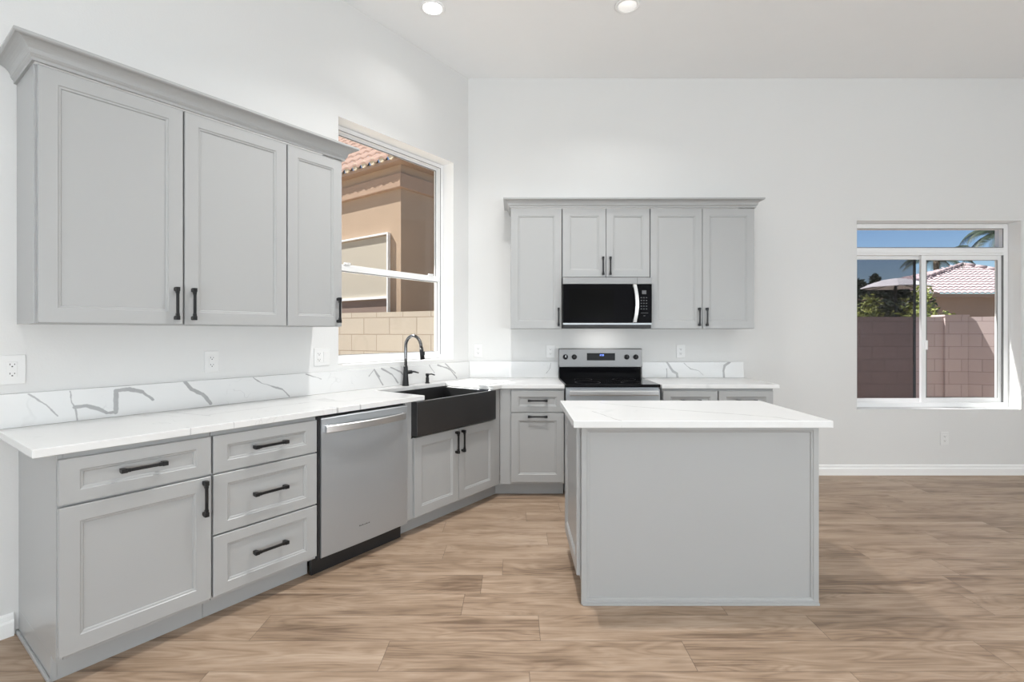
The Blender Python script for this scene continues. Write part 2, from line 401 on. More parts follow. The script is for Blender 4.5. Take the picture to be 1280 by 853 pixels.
for xx in (x0+.14, x1-.18): MB().box(xx, xx+.05, .120, .140, rz+.030, rz+.044).build('sash_latch', M['vinyl'], w1, .002)
MB().box(x0+.05, x1-.05, .178, .182, rz+.01, z1-.05).build('upper_pane', M['glass'], w1)
MB().box(x0+.06, x1-.06, .152, .156, z0+.06, rz-.01).build('lower_pane', M['glass'], w1)

w2 = window('window_2', 'white sliding window with a transom, facing the block wall', (0, ZB, 0), 0)
x0, x1, z0, z1 = W2
rect_frame(MB(), x0+e, x1-e, z0+e, z1-e, .120, .205, .046).build('window_frame', M['vinyl'], w2, .003)
MB().box(x0+.046, x1-.046, .122, .203, 2.062, 2.132).box(x0+.046, x1-.046, .115, .122, 2.080, 2.114).build('transom_bar', M['vinyl'], w2, .003)
MB().box(x0+.046, x1-.046, .160, .164, 2.13, z1-.04).build('transom_pane', M['tintglass'], w2)
mx = 3.930
rect_frame(MB(), x0+.047, x1-.047, 2.133, z1-.047, .118, .124, .005).build('transom_bead_shadow', M['bead'], w2)  # same grey strips drawn as dark lines along these glass edges
rect_frame(MB(), mx-.001, x1-.091, z0+.091, 2.017, .131, .136, .005).build('fixed_bead_shadow', M['bead'], w2)
MB().box(x1-.052, x1-.047, .117, .135, z0+.047, 2.061).build('track_groove_shadow', M['bead'], w2)
rect_frame(MB(), x0+.046, mx+.030, z0+.046, 2.062, .166, .190, .034).build('sliding_sash', M['vinyl'], w2, .002)
MB().box(x0+.07, mx, .176, .180, z0+.07, 2.04).build('sliding_pane', M['tintglass'], w2)
rect_frame(MB(), mx-.046, x1-.046, z0+.046, 2.062, .135, .162, .044).build('fixed_sash', M['vinyl'], w2, .002)
MB().box(mx-.01, x1-.08, .146, .150, z0+.08, 2.03).build('fixed_pane', M['glass'], w2)
rect_frame(MB(), x0+.048, mx-.05, z0+.048, 2.060, .194, .203, .022).build('screen_frame', M['blackplastic'], w2)
MB().box(x0+.06, mx-.06, .1975, .1985, z0+.06, 2.05).build('insect_screen', M['screen'], w2)
MB().box(mx-.014, mx+.004, .118, .135, 1.16, 1.25).build('latch', M['vinyl'], w2, .003)

# roof overhangs of this house, outside
m = MB(); m.box(-7, .2, WT, WT+1.14, 3.42, 3.58); struct(m.build('roof_eave', M['stucco'], loc=CORNER, rotz=PHI), 'stucco roof overhang above the sink window outside', 'eave')
m = MB(); m.box(.55, 8.5, WT+.0, WT+.32, 3.30, 3.46); struct(m.build('roof_eave', M['stucco'], loc=(0, ZB, 0)), 'stucco roof overhang above the sliding window outside', 'eave')

# ------------------------------------------------------------------ cabinets
def rect(x0, x1, z0, z1, y): return [(x0, y, z0), (x1, y, z0), (x1, y, z1), (x0, y, z1)]
def front_panel(name, w, h, parent, x, z, st=.060, sr=.060, t=.020, mat=None, rotz=0, y=0):
    """shaker front with a stepped bead round a recessed panel; local origin at its lower corner, front face at y = 0"""
    def rr(ix, iz, yy): return rect(ix, w-ix, iz, h-iz, yy)
    m = MB()
    m.loops([rr(0, 0, t), rr(0, 0, .002), rr(.002, .002, 0), rr(st, sr, 0), rr(st+.003, sr+.003, .0035), rr(st+.010, sr+.010, .0048), rr(st+.013, sr+.013, .0098)])
    return m.build(name, mat or M['cab'], parent, loc=(x, y, z), rotz=rotz)
def bar_handle(parent, x, z, L=.158, vertical=True):
    """square bar pull with flared feet; parent's front face is y = 0"""
    m = MB(); h = L / 2; so = .032
    def bx(a0, a1, b0, b1, y0, y1):
        if vertical: m.box(b0, b1, y0, y1, a0, a1)
        else: m.box(a0, a1, y0, y1, b0, b1)
    for sgn in (-1, 1):
        a = sorted((sgn*h, sgn*(h-.020))); bx(a[0], a[1], -.0085, .0085, -so-.003, -.012)
        a = sorted((sgn*(h-.002), sgn*(h-.018))); bx(a[0], a[1], -.0075, .0075, -.013, 0)
        a = sorted((sgn*(h-.016), sgn*(h-.032))); bx(a[0], a[1], -.007, .007, -so-.001, -so+.012)
    bx(-(h-.018), h-.018, -.006, .006, -so, -so+.009)
    return m.build('handle', M['black'], parent, .0012, loc=(x, 0, z))
D = .020        # door thickness: fronts have y 0..D, carcass starts at D + .001
def base_cab(name, lab, loc, rotz, w, depth=.634, toe=.100, carcass=None, end=None, toe_span=None, group='base cabinets'):
    t = thing(name, lab, 'cabinet', loc, rotz, group)
    m = MB()
    for b in (carcass or [(0, w, D+.001, depth, .105, .874)]): m.box(*b)
    m.build('carcass', M['cab'], t, .0015)
    a, b = toe_span or (0, w)
    MB().box(a, b, toe, toe+.018, 0, .104).build('toe_kick', M['cab'], t)
    return t
def s_loc(s, n=.635): return LW(s, n)

cab = base_cab('base_cabinet', 'grey base cabinet with drawer over door at the free end of the worktop', s_loc(2.994), PHI, .523, group='base cabinets on the angled wall', toe_span=(.018, .523),
    carcass=[(.0185, .523, D+.001, .634, .105, .874)])
MB().prism([(0, .001+D), (.018, .001+D), (.018, .634), (0, .634)], .105, .874).box(0, .018, .098, .634, 0, .105).build('end_panel', M['cab'], cab, .001)
MB().box(-.010, 0, .090, .634, 0, .018).build('shoe_molding', M['cab'], cab, .003)
dw = front_panel('drawer', .517, .170, cab, .003, .684, .060, .046); bar_handle(dw, .2585, .093, .160, False)
dr = front_panel('door', .517, .551, cab, .003, .124); bar_handle(dr, .487, .461)

cab = base_cab('base_cabinet', 'grey base cabinet of three stacked drawers beside the stainless dishwasher', s_loc(2.469), PHI, .523, group='base cabinets on the angled wall')
for z, h in ((.684, .170), (.405, .271), (.124, .273)):
    dw = front_panel('drawer', .515, h, cab, .004, z, .060, .048); bar_handle(dw, .2575, h*.52, .168, False)

# sink base: low carcass under the basin, full-height fillers beside it
sw = 1.317 - .318
cab = base_cab('base_cabinet', 'grey two-door base cabinet under the black apron sink', s_loc(1.317), PHI, sw, group='base cabinets on the angled wall', toe_span=(0, 1.043),
    carcass=[(0, sw, D+.001, .634, .105, .632), (0, .056, D+.001, .634, .632, .874), (sw-.115, sw, D+.001, .634, .632, .874)])
for k, (a, b) in enumerate(((.066, .487), (.492, .913))):
    dr = front_panel('door', b-a, .520, cab, a, .116); bar_handle(dr, (b-a-.030) if k == 0 else .030, .425)

BK = ZB - .635
cab = base_cab('base_cabinet', 'narrow grey base cabinet with one short drawer between sink corner and range', (-.121, BK, 0), 0, .516, group='base cabinets on the back wall', toe_span=(-.041, .516))
MB().box(.0, .082, .012, D+.001, .105, .874).build('filler_strip', M['cab'], cab, .001)
dw = front_panel('drawer', .424, .168, cab, .088, .686, .058, .046); bar_handle(dw, .212, .094, .158, False)
dr = front_panel('door', .424, .554, cab, .088, .124, .058, .06); bar_handle(dr, .212, .528, .158, False)
cab = base_cab('base_cabinet', 'grey base cabinet mostly hidden behind the island, under the short worktop', (1.180, BK, 0), 0, .895, group='base cabinets on the back wall')
for a in (.006, .452):
    dw = front_panel('drawer', .436, .168, cab, a, .686, .058, .046); bar_handle(dw, .218, .094, .158, False)
    dr = front_panel('door', .436, .554, cab, a, .124, .058, .06); bar_handle(dr, .40 if a < .1 else .036, .46)

UB, UT = 1.360, 2.412
def wall_cab(lab, loc, rotz, w, z0, z1, doors, group, depth=.324):
    t = thing('wall_cabinet', lab, 'cabinet', (loc[0], loc[1], z0), rotz, group)
    MB().box(0.001, w-.001, D+.001, depth, 0, z1-z0).build('carcass', M['cab'], t, .0015)
    for a, b, hx, hz in doors:
        d = front_panel('door', b-a, z1-z0-.008, t, a, .003); bar_handle(d, hx, hz)
    return t
g = 'wall cabinets beside the sink window'
c1 = wall_cab('grey two-door wall cabinet over the free end of the long worktop', LW(2.994, .325), PHI, 1.053, UB, UT,
    [(.004, .522, .486, .100), (.530, 1.049, .034, .100)], g)
MB().box(-.006, .001, D+.004, .324, 0, UT-UB).build('side_skin', M['cab'], c1, .001)
wall_cab('grey single-door wall cabinet next to the sink window', LW(1.941, .325), PHI, .365, UB, UT, [(.004, .361, .325, .100)], g)
BU = ZB - .325; g = 'wall cabinets around the microwave'
wall_cab('grey single-door wall cabinet between the room corner and the microwave', (-.040, BU, 0), 0, .446, UB-.004, UT-.012, [(.003, .440, .410, .100)], g)
wall_cab('short grey two-door wall cabinet directly above the microwave', (.407, BU, 0), 0, .758, 1.800, UT-.012, [(.003, .376, .346, .095), (.380, .754, .032, .095)], g)
wall_cab('grey two-door wall cabinet on the window side of the microwave', (1.166, BU, 0), 0, .902, UB-.004, UT-.012, [(.003, .449, .417, .100), (.453, .899, .032, .100)], g)

def crown(name, lab, loc, rotz, w, depth, h=.080, p=.066):
    prof = [(0, 0), (.010, 0), (.010, .012), (.016, .018), (.018, .022)]
    for i in range(9):
        a = math.pi / 2 * i / 8; prof.append((.020 + (p-.026) * (1 - math.cos(a)), .024 + (h-.040) * math.sin(a)))
    prof += [(p-.003, h-.014), (p, h-.011), (p, h), (0, h)]
    path = [((0, depth), (-1, 0)), ((0, 0), (-1, -1)), ((w, 0), (1, -1)), ((w, depth), (1, 0))]
    m = MB(); ls = [[(q[0] + o*d[0], q[1] + o*d[1], z) for o, z in prof] for q, d in path]
    m.loops(ls)
    o = m.build(name, M['cab'], None, loc=loc, rotz=rotz); return tag(o, lab, 'crown molding', 'cabinet crown moldings')
x, y, _ = LW(3.0, .325); crown('crown_molding', 'mitred grey crown molding along the wall cabinets beside the sink window', (x, y, UT+.001), PHI, 1.428, .324, .084, .072)
crown('crown_molding', 'mitred grey crown molding along the wall cabinets over the microwave', (-.040, BU, UT-.011), 0, 2.108, .324, .074, .062)

# ------------------------------------------------------------------ worktops
CT0, CT = .8755, .907
def V(*p): return [(-s, z) for s, z in p]
veinsL = [(.008, V((2.808,.972),(2.765,.975),(2.71,.948),(2.69,.932))), (.0065, V((2.69,.932),(2.655,.930))), (.0095, V((2.655,.930),(2.652,1.035))), (.010, V((2.652,1.035),(2.60,1.037),(2.545,1.020))), (.006, V((2.545,1.020),(2.497,.975))),
    (.0085, V((2.347,1.054),(2.315,1.010),(2.262,.978),(2.222,.924))), (.002, V((2.965,1.050),(2.91,1.000),(2.87,.940))), (.002, V((2.825,1.050),(2.82,1.00),(2.808,.972),(2.80,.912))),
    (.003, V((1.985,1.052),(1.93,1.010),(1.80,.965),(1.755,.915))), (.002, V((1.64,1.050),(1.53,1.008))),
    (.004, V((1.135,1.00),(1.09,1.046),(1.04,.99))), (.005, V((1.09,1.046),(1.01,.925))), (.006, V((1.02,1.05),(.92,1.00),(.86,.93))), (.005, V((.93,1.054),(.83,1.01),(.76,.945))),
    (.006, V((.42,1.045),(.27,1.00),(.18,.915))), (.005, V((.33,1.052),(.20,.96))), (.003, V((.46,.98),(.52,1.05)))]
M['quartzL'] = quartz('veined_white_quartz_upstand', 'xz', veinsL)
veinsB = [(.009, [(1.40,1.052),(1.43,1.01),(1.455,.965),(1.495,.945),(1.50,.91)]), (.010, [(1.985,1.05),(1.94,1.02),(1.925,.97),(1.93,.91)]), (.003, [(.33,1.04),(.325,1.0),(.29,.95)]), (.0025, [(1.40,.99),(1.405,.91)]), (.002, [(1.56,1.04),(1.62,.99),(1.70,.97),(1.74,.93)])]
M['quartzB'] = quartz('veined_white_quartz_back_upstand', 'xz', veinsB)
veinsT = [(.0022, [(-2.037,2.636),(-1.90,2.60),(-1.763,2.583),(-1.528,2.484)]), (.0018, [(-1.76,2.58),(-1.67,2.87),(-1.654,3.19)]), (.0018, [(-1.55,2.52),(-1.40,2.75),(-1.22,2.98),(-1.05,3.02)]),
    (.001, [LW(2.565,.62)[:2], LW(2.56,.648)[:2]]), (.001, [LW(2.40,.60)[:2], LW(2.38,.648)[:2]]), (.005, [LW(1.845,.60)[:2], LW(1.83,.648)[:2]]), (.0015, [LW(1.70,.62)[:2], LW(1.68,.647)[:2]])]
M['quartz'] = quartz('white_quartz', 'xy', veinsT, vein=.42)
veinsI = [(.003, [(.41,2.62),(.45,2.50),(.475,2.40),(.50,2.345)]), (.0035, [(.66,2.80),(.88,2.66),(1.10,2.55),(1.28,2.44),(1.345,2.345)]), (.0025, [(.50,2.95),(.66,2.80)])]
M['quartzI'] = quartz('veined_white_quartz_slab', 'xy', veinsI, vein=.40)

BF = ZB - .645                                        # front edge line on the back wall
s_c = None
# corner of the two front edges
s_c = (.645 + .645 * NY) / (-DY)                      # n = .645 line meets y = BF
poly = [LW(3.064, .002)[:2], LW(3.064, .645)[:2], LW(1.171, .645)[:2], LW(1.171, .135)[:2], LW(.45, .135)[:2], LW(.45, .645)[:2], LW(s_c, .645)[:2], (.395, BF), (.395, ZB-.002), (CX+.001, ZB-.002)]
top = MB().prism(poly, CT0, CT).build('countertop', M['quartz'], None, .003)
tag(top, 'long white quartz worktop running from the free cabinet end past the sink to the range', 'countertop', 'white quartz worktops')
MB().box(-3.06, -.0065, -.021, -.001, CT+.0005, 1.056).build('backsplash', M['quartzL'], top, .0015, loc=CORNER, rotz=PHI)
MB().box(CX+.014, .400, -.021, -.001, CT+.0005, 1.056).build('backsplash', M['quartzB'], top, .0015, loc=(0, ZB, 0))
top2 = MB().prism([(1.172, BF), (2.115, BF), (2.115, ZB-.002), (1.172, ZB-.002)], CT0, CT).build('countertop', M['quartz'], None, .003)
tag(top2, 'short white quartz worktop between the range and the bare wall', 'countertop', 'white quartz worktops')
MB().box(1.172, 2.112, -.021, -.001, CT+.0005, 1.050).build('backsplash', M['quartzB'], top2, .0015, loc=(0, ZB, 0))

# ------------------------------------------------------------------ sink, faucet, dispenser (local x along the wall, y towards it)
sk = thing('kitchen_sink', 'black stainless apron-front sink set into the worktop under the window', 'sink', LW(1.261, .668), PHI)
W = 1.261 - .437; m = MB(); DP = .57; zb, zt = .648, .8745
def rr2(ix, iy, z, y0=0): return [(ix, y0+iy, z), (W-ix, y0+iy, z), (W-ix, DP-iy, z), (ix, DP-iy, z)]
m.loops([rr2(.004, .004, zb), rr2(0, 0, zb+.006), rr2(0, 0, zt-.003), rr2(.003, .003, zt), rr2(.026, .026, zt), rr2(.030, .030, zt-.010), rr2(.036, .036, zb+.016), rr2(.060, .060, zb+.010)])
m.build('basin', M['blacksteel'], sk, .004)
MB().lathe([(.055, 0), (.055, .004), (.042, .005), (.038, .002), (.012, .002), (.012, .006), (.0, .006)], (W*.5, DP*.55, zb+.0105)).build('drain', M['gunmetal'], sk)
fa = thing('kitchen_faucet', 'black gooseneck pull-down faucet standing behind the sink', 'faucet', LW(.838, .085, CT), PHI)
MB().lathe([(.0, 0), (.027, 0), (.027, .004), (.0245, .012), (.019, .095), (.0165, .150), (.0135, .158), (0, .158)]).build('faucet_body', M['black'], fa)
pts = [(0, 0, .150), (0, 0, .22), (0, 0, .285)]
rad = .086
for i in range(1, 15):
    a = math.pi * .91 * i / 14; pts.append((0, -rad + rad*math.cos(a), .305 + rad*math.sin(a)))
px, py, pz = pts[-1]; pts += [(0, py-.006, pz-.03)]
MB().tube(pts, .0125, 16).build('spout', M['gunmetal'], fa)
hx = [(0, py-.005, pz-.026), (0, py-.012, pz-.065), (0, py-.021, pz-.118)]
MB().tube(hx, [.0145, .0155, .0172], 18).build('spray_head', M['black'], fa)
MB().box(-.006, .006, py-.040, py-.022, pz-.085, pz-.055).build('spray_button', M['black'], fa, .003)
MB().lathe([(.0, .012), (.0155, .012), (.0155, .058), (.013, .064), (0, .064)], (0, 0, .105), 'x').tube([(.058, 0, .108), (.085, -.004, .106), (.125, -.012, .094)], [.0075, .0065, .0055], 10).build('lever', M['black'], fa)
so = thing('soap_dispenser', 'small black soap pump beside the faucet', 'soap dispenser', LW(.600, .080, CT), PHI)
MB().lathe([(0, 0), (.019, 0), (.019, .004), (.0145, .010), (.0135, .045), (.011, .048), (.011, .060), (0, .060)]).build('pump_body', M['black'], so)
MB().lathe([(0, .060), (.014, .060), (.0145, .078), (.012, .081), (0, .081)]).tube([(0, 0, .074), (.02, -.030, .076), (.03, -.055, .068)], [.006, .0055, .005], 10).build('nozzle', M['black'], so)

# ------------------------------------------------------------------ dishwasher
dwm = thing('dishwasher', 'stainless steel dishwasher with a bowed bar handle under the worktop', 'dishwasher', LW(1.946, .645), PHI)
W = 1.946 - 1.3175
MB().box(.001, W-.001, .045, .60, .10, .868).build('tub', M['blackplastic'], dwm)
m = MB(); n = 20; z0, z1 = .104, .860; a0, a1 = .018, W-.002
loops = []
for i in range(n+1):
    u = i/n; x = a0 + (a1-a0)*u; y = .004 - .006*math.sin(math.pi*u)
    loops.append([(x, .042, z0), (x, y+.003, z0), (x, y, z0+.003), (x, y, z1-.006), (x, y+.006, z1), (x, .042, z1)])
m.loops(loops, smooth=False); door = m.build('door', M['steel'], dwm)
# bowed strap handle in front of a shallow scoop
m = MB(); loops = []; hz = .800; n = 24
for i in range(n+1):
    u = i/n; x = .035 + (W-.065-.035+.03)*u; b = .016 + .034*math.sin(math.pi*u)**.8
    y = -b; loops.append([(x, y, hz-.021), (x, y-.005, hz-.017), (x, y-.006, hz+.015), (x, y-.001, hz+.020), (x, y+.010, hz+.016), (x, y+.010, hz-.017)])
m.loops(loops, smooth=False)
m.box(.035, .055, -.016, .006, hz-.018, hz+.017).box(W-.055, W-.035, -.016, .006, hz-.018, hz+.017)
m.build('handle', M['steelh'], door)
MB().box(0, W, .070, .090, 0, .100).build('toe_panel', M['blackplastic'], dwm)
MB().box(.001, .016, .012, .045, .10, .868).build('side_gap_strip', M['blackplastic'], dwm)  # black strip filling the gap beside the door
m = MB(); xc = 1.946 - 1.650; ww = .075
for i in range(8):       # faint maker's mark, too small to read
    a = xc - ww/2 + ww*i/8; hh = [.012, .007, .010, .006, .007, .010, .006, .009][i]
    m.box(a, a+ww/8*.62, -.0026, .004, .203, .203+hh*.6)
m.build('maker_mark', M['slot'], door)

# ------------------------------------------------------------------ cooking range
rg = thing('electric_range', 'stainless electric range with a black glass cooktop and rear control panel', 'stove', (.400, 3.955, 0))
W = .757
MB().box(.004, W-.004, .030, .640, .02, .885).build('body', M['steel'], rg, .002)
MB().box(0, W, -.004, .590, .886, .911).build('cooktop', M['ceranglass'], rg, .006)
od = MB().box(.004, W-.004, 0, .028, .20, .872).build('oven_door', M['steel'], rg, .003)
MB().box(.08, W-.08, -.002, .004, .33, .70).build('oven_glass', M['blackglass'], od)
m = MB(); m.box(.028, W-.028, -.055, -.038, .826, .866).box(.035, .060, -.040, .002, .834, .858).box(W-.060, W-.035, -.040, .002, .834, .858)
m.build('handle', M['steelh'], od, .006)
MB().box(.004, W-.004, .0, .028, .055, .192).build('storage_drawer', M['steel'], rg, .003)
MB().box(.03, W-.03, .06, .62, .0, .05).build('plinth', M['blackplastic'], rg)
MB().box(.006, W-.008, .592, .640, .886, 1.012).build('rear_riser', M['blackglass'], rg, .002)
cp = MB().loops([[(x, .575, 1.010), (x, .580, 1.172), (x, .588, 1.178), (x, .655, 1.178), (x, .655, 1.010)] for x in (.0, W)]).build('control_panel', M['darksteel'], rg, .003)
MB().box(.254, .254+.256, .5745, .584, 1.070, 1.136).build('display', M['blackglass'], cp)
def seg_digit(m, x, z, w, h, on, y):
    t = w*.22
    seg = {'a': (x, x+w, z+h-t, z+h), 'd': (x, x+w, z, z+t), 'g': (x, x+w, z+h/2-t/2, z+h/2+t/2), 'f': (x, x+t, z+h/2, z+h), 'e': (x, x+t, z, z+h/2), 'b': (x+w-t, x+w, z+h/2, z+h), 'c': (x+w-t, x+w, z, z+h/2)}
    for k in on: a, b, c, d = seg[k]; m.box(a, b, y, y+.001, c, d)
m = MB()
for i, on in enumerate(('bc', 'abged', 'abgcd', 'abcdef')): seg_digit(m, .366 + i*.0105 + (.003 if i > 1 else 0), 1.111, .0075, .014, on, .5735)
m.build('clock_digits', M['digits'], cp)
for kx in (.058, .139, .618, .700):
    kb = MB().lathe([(0, 0), (.0235, 0), (.0235, .004), (.020, .007), (.0185, .026), (.016, .028), (0, .028)], (kx, .578, 1.101), 'y').build('knob', M['black'], cp)
    MB().box(kx-.0025, kx+.0025, .5485, .552, 1.099, 1.118).build('pointer', M['steelh'] if kx < .1 else M['slot'], kb)
m = MB()
for cx_, cy_, r in ((.20, .16, .105), (.56, .16, .085), (.20, .43, .078), (.56, .43, .10)):
    n = 40; a = [(cx_+r*math.cos(2*math.pi*i/n), cy_+r*math.sin(2*math.pi*i/n), .9114) for i in range(n)]; b = [(cx_+(r-.003)*math.cos(2*math.pi*i/n), cy_+(r-.003)*math.sin(2*math.pi*i/n), .9114) for i in range(n)]
    MB().loops([a, b], False, False).build('burner_marking', M['burner'], rg)

# ------------------------------------------------------------------ microwave
mw = thing('microwave', 'black and stainless over-the-range microwave hung above the cooktop', 'microwave', (.404, 4.212, 1.360))
W, H = .757, .432
MB().box(.001, W-.001, .030, .402, .0, H).build('body', M['blackplastic'], mw, .002)
MB().box(.0, W, .0, .032, .376, H-.001).build('vent_strip', M['darksteel'], mw, .002)
MB().box(.630, .633, -.0008, .002, .376, H-.001).build('vent_seam', M['slot'], mw)
MB().box(.365, .367, -.0008, .002, .418, H-.001).build('vent_seam', M['slot'], mw)
dr = MB().box(.002, .633, .004, .032, .047, .374).build('door', M['blackglass'], mw, .003)
MB().box(.055, .43, .0032, .006, .085, .335).build('door_window', plain('dark_oven_window', (.004, .004, .004), .12, spec=.05), dr)
m = MB(); loops = []; n = 20
for i in range(n+1):
    u = i/n; z = .050 + .322*u; y = -.018 - .022*math.sin(math.pi*u); xc = .612 + .016*math.sin(math.pi*u) - .006
    loops.append([(xc-.017, y+.009, z), (xc-.014, y, z), (xc+.014, y, z), (xc+.017, y+.009, z)])
m.loops(loops); m.box(.592, .622, -.012, .006, .052, .075).box(.592, .622, -.012, .006, .347, .370)
m.build('handle', M['steelh'], dr)
pn = MB().box(.635, W-.001, .004, .032, .047, .374).build('control_panel', M['blackglass'], mw, .003)
MB().box(.672, .708, .0032, .006, .290, .322).build('display', plain('grey_display', (.12, .12, .125), .2), pn)
m = MB()
for i in range(5):
    for j in range(3): m.box(.660+.022*j, .672+.022*j, .0034, .006, .160+.024*i, .168+.024*i)
m.box(.662, .725, .0034, .006, .128, .132).box(.684, .700, .0034, .006, .104, .109)
m.build('keypad', plain('dim_keypad_print', (.05, .05, .052), .3), pn)
MB().box(.002, W-.002, .002, .032, .030, .045).build('lower_rail', M['steel'], mw, .001)
MB().box(.006, W-.012, .008, .040, .006, .029).build('grease_lip', M['blackplastic'], mw, .002)

# ------------------------------------------------------------------ island
isl = thing('kitchen_island', 'freestanding grey panelled kitchen island standing on the plank floor', 'kitchen island', (.322, 2.412, 0))
W, L = 1.152, .598
MB().box(.0, W, .020, L, .105, .872).box(.045, W, .020, L, .0, .105).build('carcass', M['cab'], isl)
front_panel('end_panel', W+.002, .872, isl, -.001, .0, .026, .022, .019)
MB().box(.004, W, .0, .0185, -.0, .012).build('shoe_molding', M['cab'], isl, .002, loc=(0, -.010, 0))
d = front_panel('door', .574, .735, isl, -.022, .134, .06, .06, rotz=-R(90), y=L-.002)
MB().box(.030, .044, .020, L, 0, .104).build('toe_kick', M['cab'], isl)
it = MB().prism([(.275, 2.337), (1.497, 2.337), (1.497, 3.045), (.275, 3.045)], CT0-.002, CT).build('island_countertop', M['quartzI'], None, .003)
tag(it, 'overhanging white quartz slab resting on the freestanding island', 'countertop', 'white quartz worktops')

# ------------------------------------------------------------------ outlets and switches
def slots(r, cx_, cz, y):
    for dz in (-.020, .020):
        for a, b, c, d in ((-.0085, -.0060, -.001, .007), (.0060, .0085, 0, .006), (-.0025, .0025, -.009, -.004)):
            MB().box(cx_+a, cx_+b, y-.0006, y+.001, cz+dz+c, cz+dz+d).build('slot', M['slot'], r)
def outlet(lab, loc, rotz, w=.076, recs=(0,), switches=(), h=.120):
    t = thing('wall_outlet', lab, 'outlet', loc, rotz, 'white wall outlets')
    MB().box(-w/2, w/2, -.006, -.0003, -h/2, h/2).build('plate', M['plate'], t, .002)
    for rx in recs:
        r = MB().box(rx-.0165, rx+.0165, -.0085, -.005, -.034, .034).build('receptacle', M['plate'], t, .001)
        slots(r, rx, 0, -.0085)
    for rx in switches:
        MB().loops([[(rx-.0165, -.005, -.034), (rx+.0165, -.005, -.034), (rx+.0165, -.005, .034), (rx-.0165, -.005, .034)], [(rx-.0155, -.0085, -.033), (rx+.0155, -.0085, -.033), (rx+.0155, -.0105, .033), (rx-.0155, -.0105, .033)]]).build('rocker_switch', M['plate'], t)
def lo(s, z): return LW(s, 0, z)
outlet('wide white outlet plate above the free end of the long worktop', lo(3.045, 1.161), PHI, .146, (.030,), (), .128)
outlet('single white outlet on the wall under the two-door wall cabinet', lo(2.208, 1.158), PHI)
outlet('double white plate with outlet and switch beside the sink window', lo(1.512, 1.158), PHI, .118, (-.024,), (.024,))
outlet('white outlet on the back wall close to the room corner', (-.343, ZB, 1.155), 0)
outlet('white outlet on the back wall beside the range control panel, on its sink side', (.327, ZB, 1.150), 0)
outlet('white outlet above the short worktop by the range', (1.536, ZB, 1.150), 0)
outlet('white outlet low on the bare wall under the sliding window', (3.985, ZB, .340), 0)

# ------------------------------------------------------------------ ceiling fittings
rl = thing('recessed_light', 'lit round recessed ceiling light above the sink aisle', 'ceiling light', (-.6, 3.61, HC))
MB().lathe([(.090, 0), (.090, -.004), (.080, -.009), (.070, -.008), (.068, -.002), (.068, 0)]).build('trim_ring', M['trim'], rl)
MB().lathe([(.0, -.0045), (.067, -.0045), (.067, -.0005), (0, -.0005)]).build('lens', M['lens'], rl)
rl = thing('recessed_light', 'pale round recessed ceiling light above the island, cut off by the photo edge', 'ceiling light', (.81, 3.585, HC))
MB().lathe([(.090, 0), (.090, -.004), (.080, -.009), (.070, -.008), (.068, -.002), (.068, 0)]).build('trim_ring', M['trim'], rl)
MB().lathe([(.0, -.0045), (.067, -.0045), (.067, -.0005), (0, -.0005)]).build('lens', M['lensdim'], rl)

# ------------------------------------------------------------------ outside: ground, block walls, neighbours
m = MB(); m.prism([(-30, 4.9), (40, 4.9), (40, 60), (-30, 60)], -.25, -.12); struct(m.build('ground', M['ground']), 'bare gravel yard outside', 'ground')
m = MB(); m.prism([(-30, -30), LW(30, -.3)[:2], LW(.3, -.3)[:2], (-.9, 4.9), (-30, 4.9)], -.25, -.13); struct(m.build('ground', M['ground']), 'gravel strip beside the angled wall outside', 'ground')

bw = thing('block_wall', 'sunlit cream block wall outside the sink window', 'garden wall', (-1.5, 5.93, -.12), -R(27), 'garden block walls')
MB().box(-4.5, 1.25, 0, .15, 0, 1.690).build('masonry', M['blockL'], bw)
bw = thing('block_wall', 'shaded mauve block wall with a pilaster outside the sliding window', 'garden wall', (7.02, 8.08, -.12), 0, 'garden block walls')
MB().box(-5.0, .0, 0, .15, 0, 1.700).build('masonry', M['blockR'], bw)
MB().box(-.06, .31, -.035, .20, 0, 1.705).build('pilaster', M['blockR'], bw)
MB().box(-.075, .325, -.05, .22, 1.705, 1.735).build('pilaster_cap', M['blockR'], bw)
MB().box(0, 4.2, .0, .15, 0, 1.700).build('return_wall', M['blockR'], bw, rotz=-R(33), loc=(.30, .0, 0))

def tiled_face(m, org, ux, inw, pitch, length, rise_plan, left_hip, right_hip, tp=.20, course=.34):
    """barrel-tiled roof face from an eave line: ux along the eave, inw horizontally inwards"""
    ux, inw = Vector(ux), Vector(inw); n_c = max(1, int(rise_plan / (course*math.cos(pitch)))); st = course * math.cos(pitch)
    for k in range(n_c):
        v0, v1 = k*st, (k+1)*st
        a = left_hip * v0; b = length - right_hip * v0
        if b - a < .1: break
        n = max(4, int((b-a) / tp * 8)); rows = []
        for v, lift in ((v0, .035), (v1 + .03, .0)):
            row = []
            for i in range(n+1):
                u = a + (b-a)*i/n; hgt = .045 * abs(math.cos(math.pi*u/tp)) + lift
                p = Vector(org) + ux*u + inw*v + Vector((0, 0, v*math.tan(pitch) + hgt)); row.append(p)
            rows.append(row)
        under = [p - Vector((0, 0, .028)) for p in rows[0]]
        m.loops([under, rows[0], rows[1]], False, False, closed=False, smooth=False)

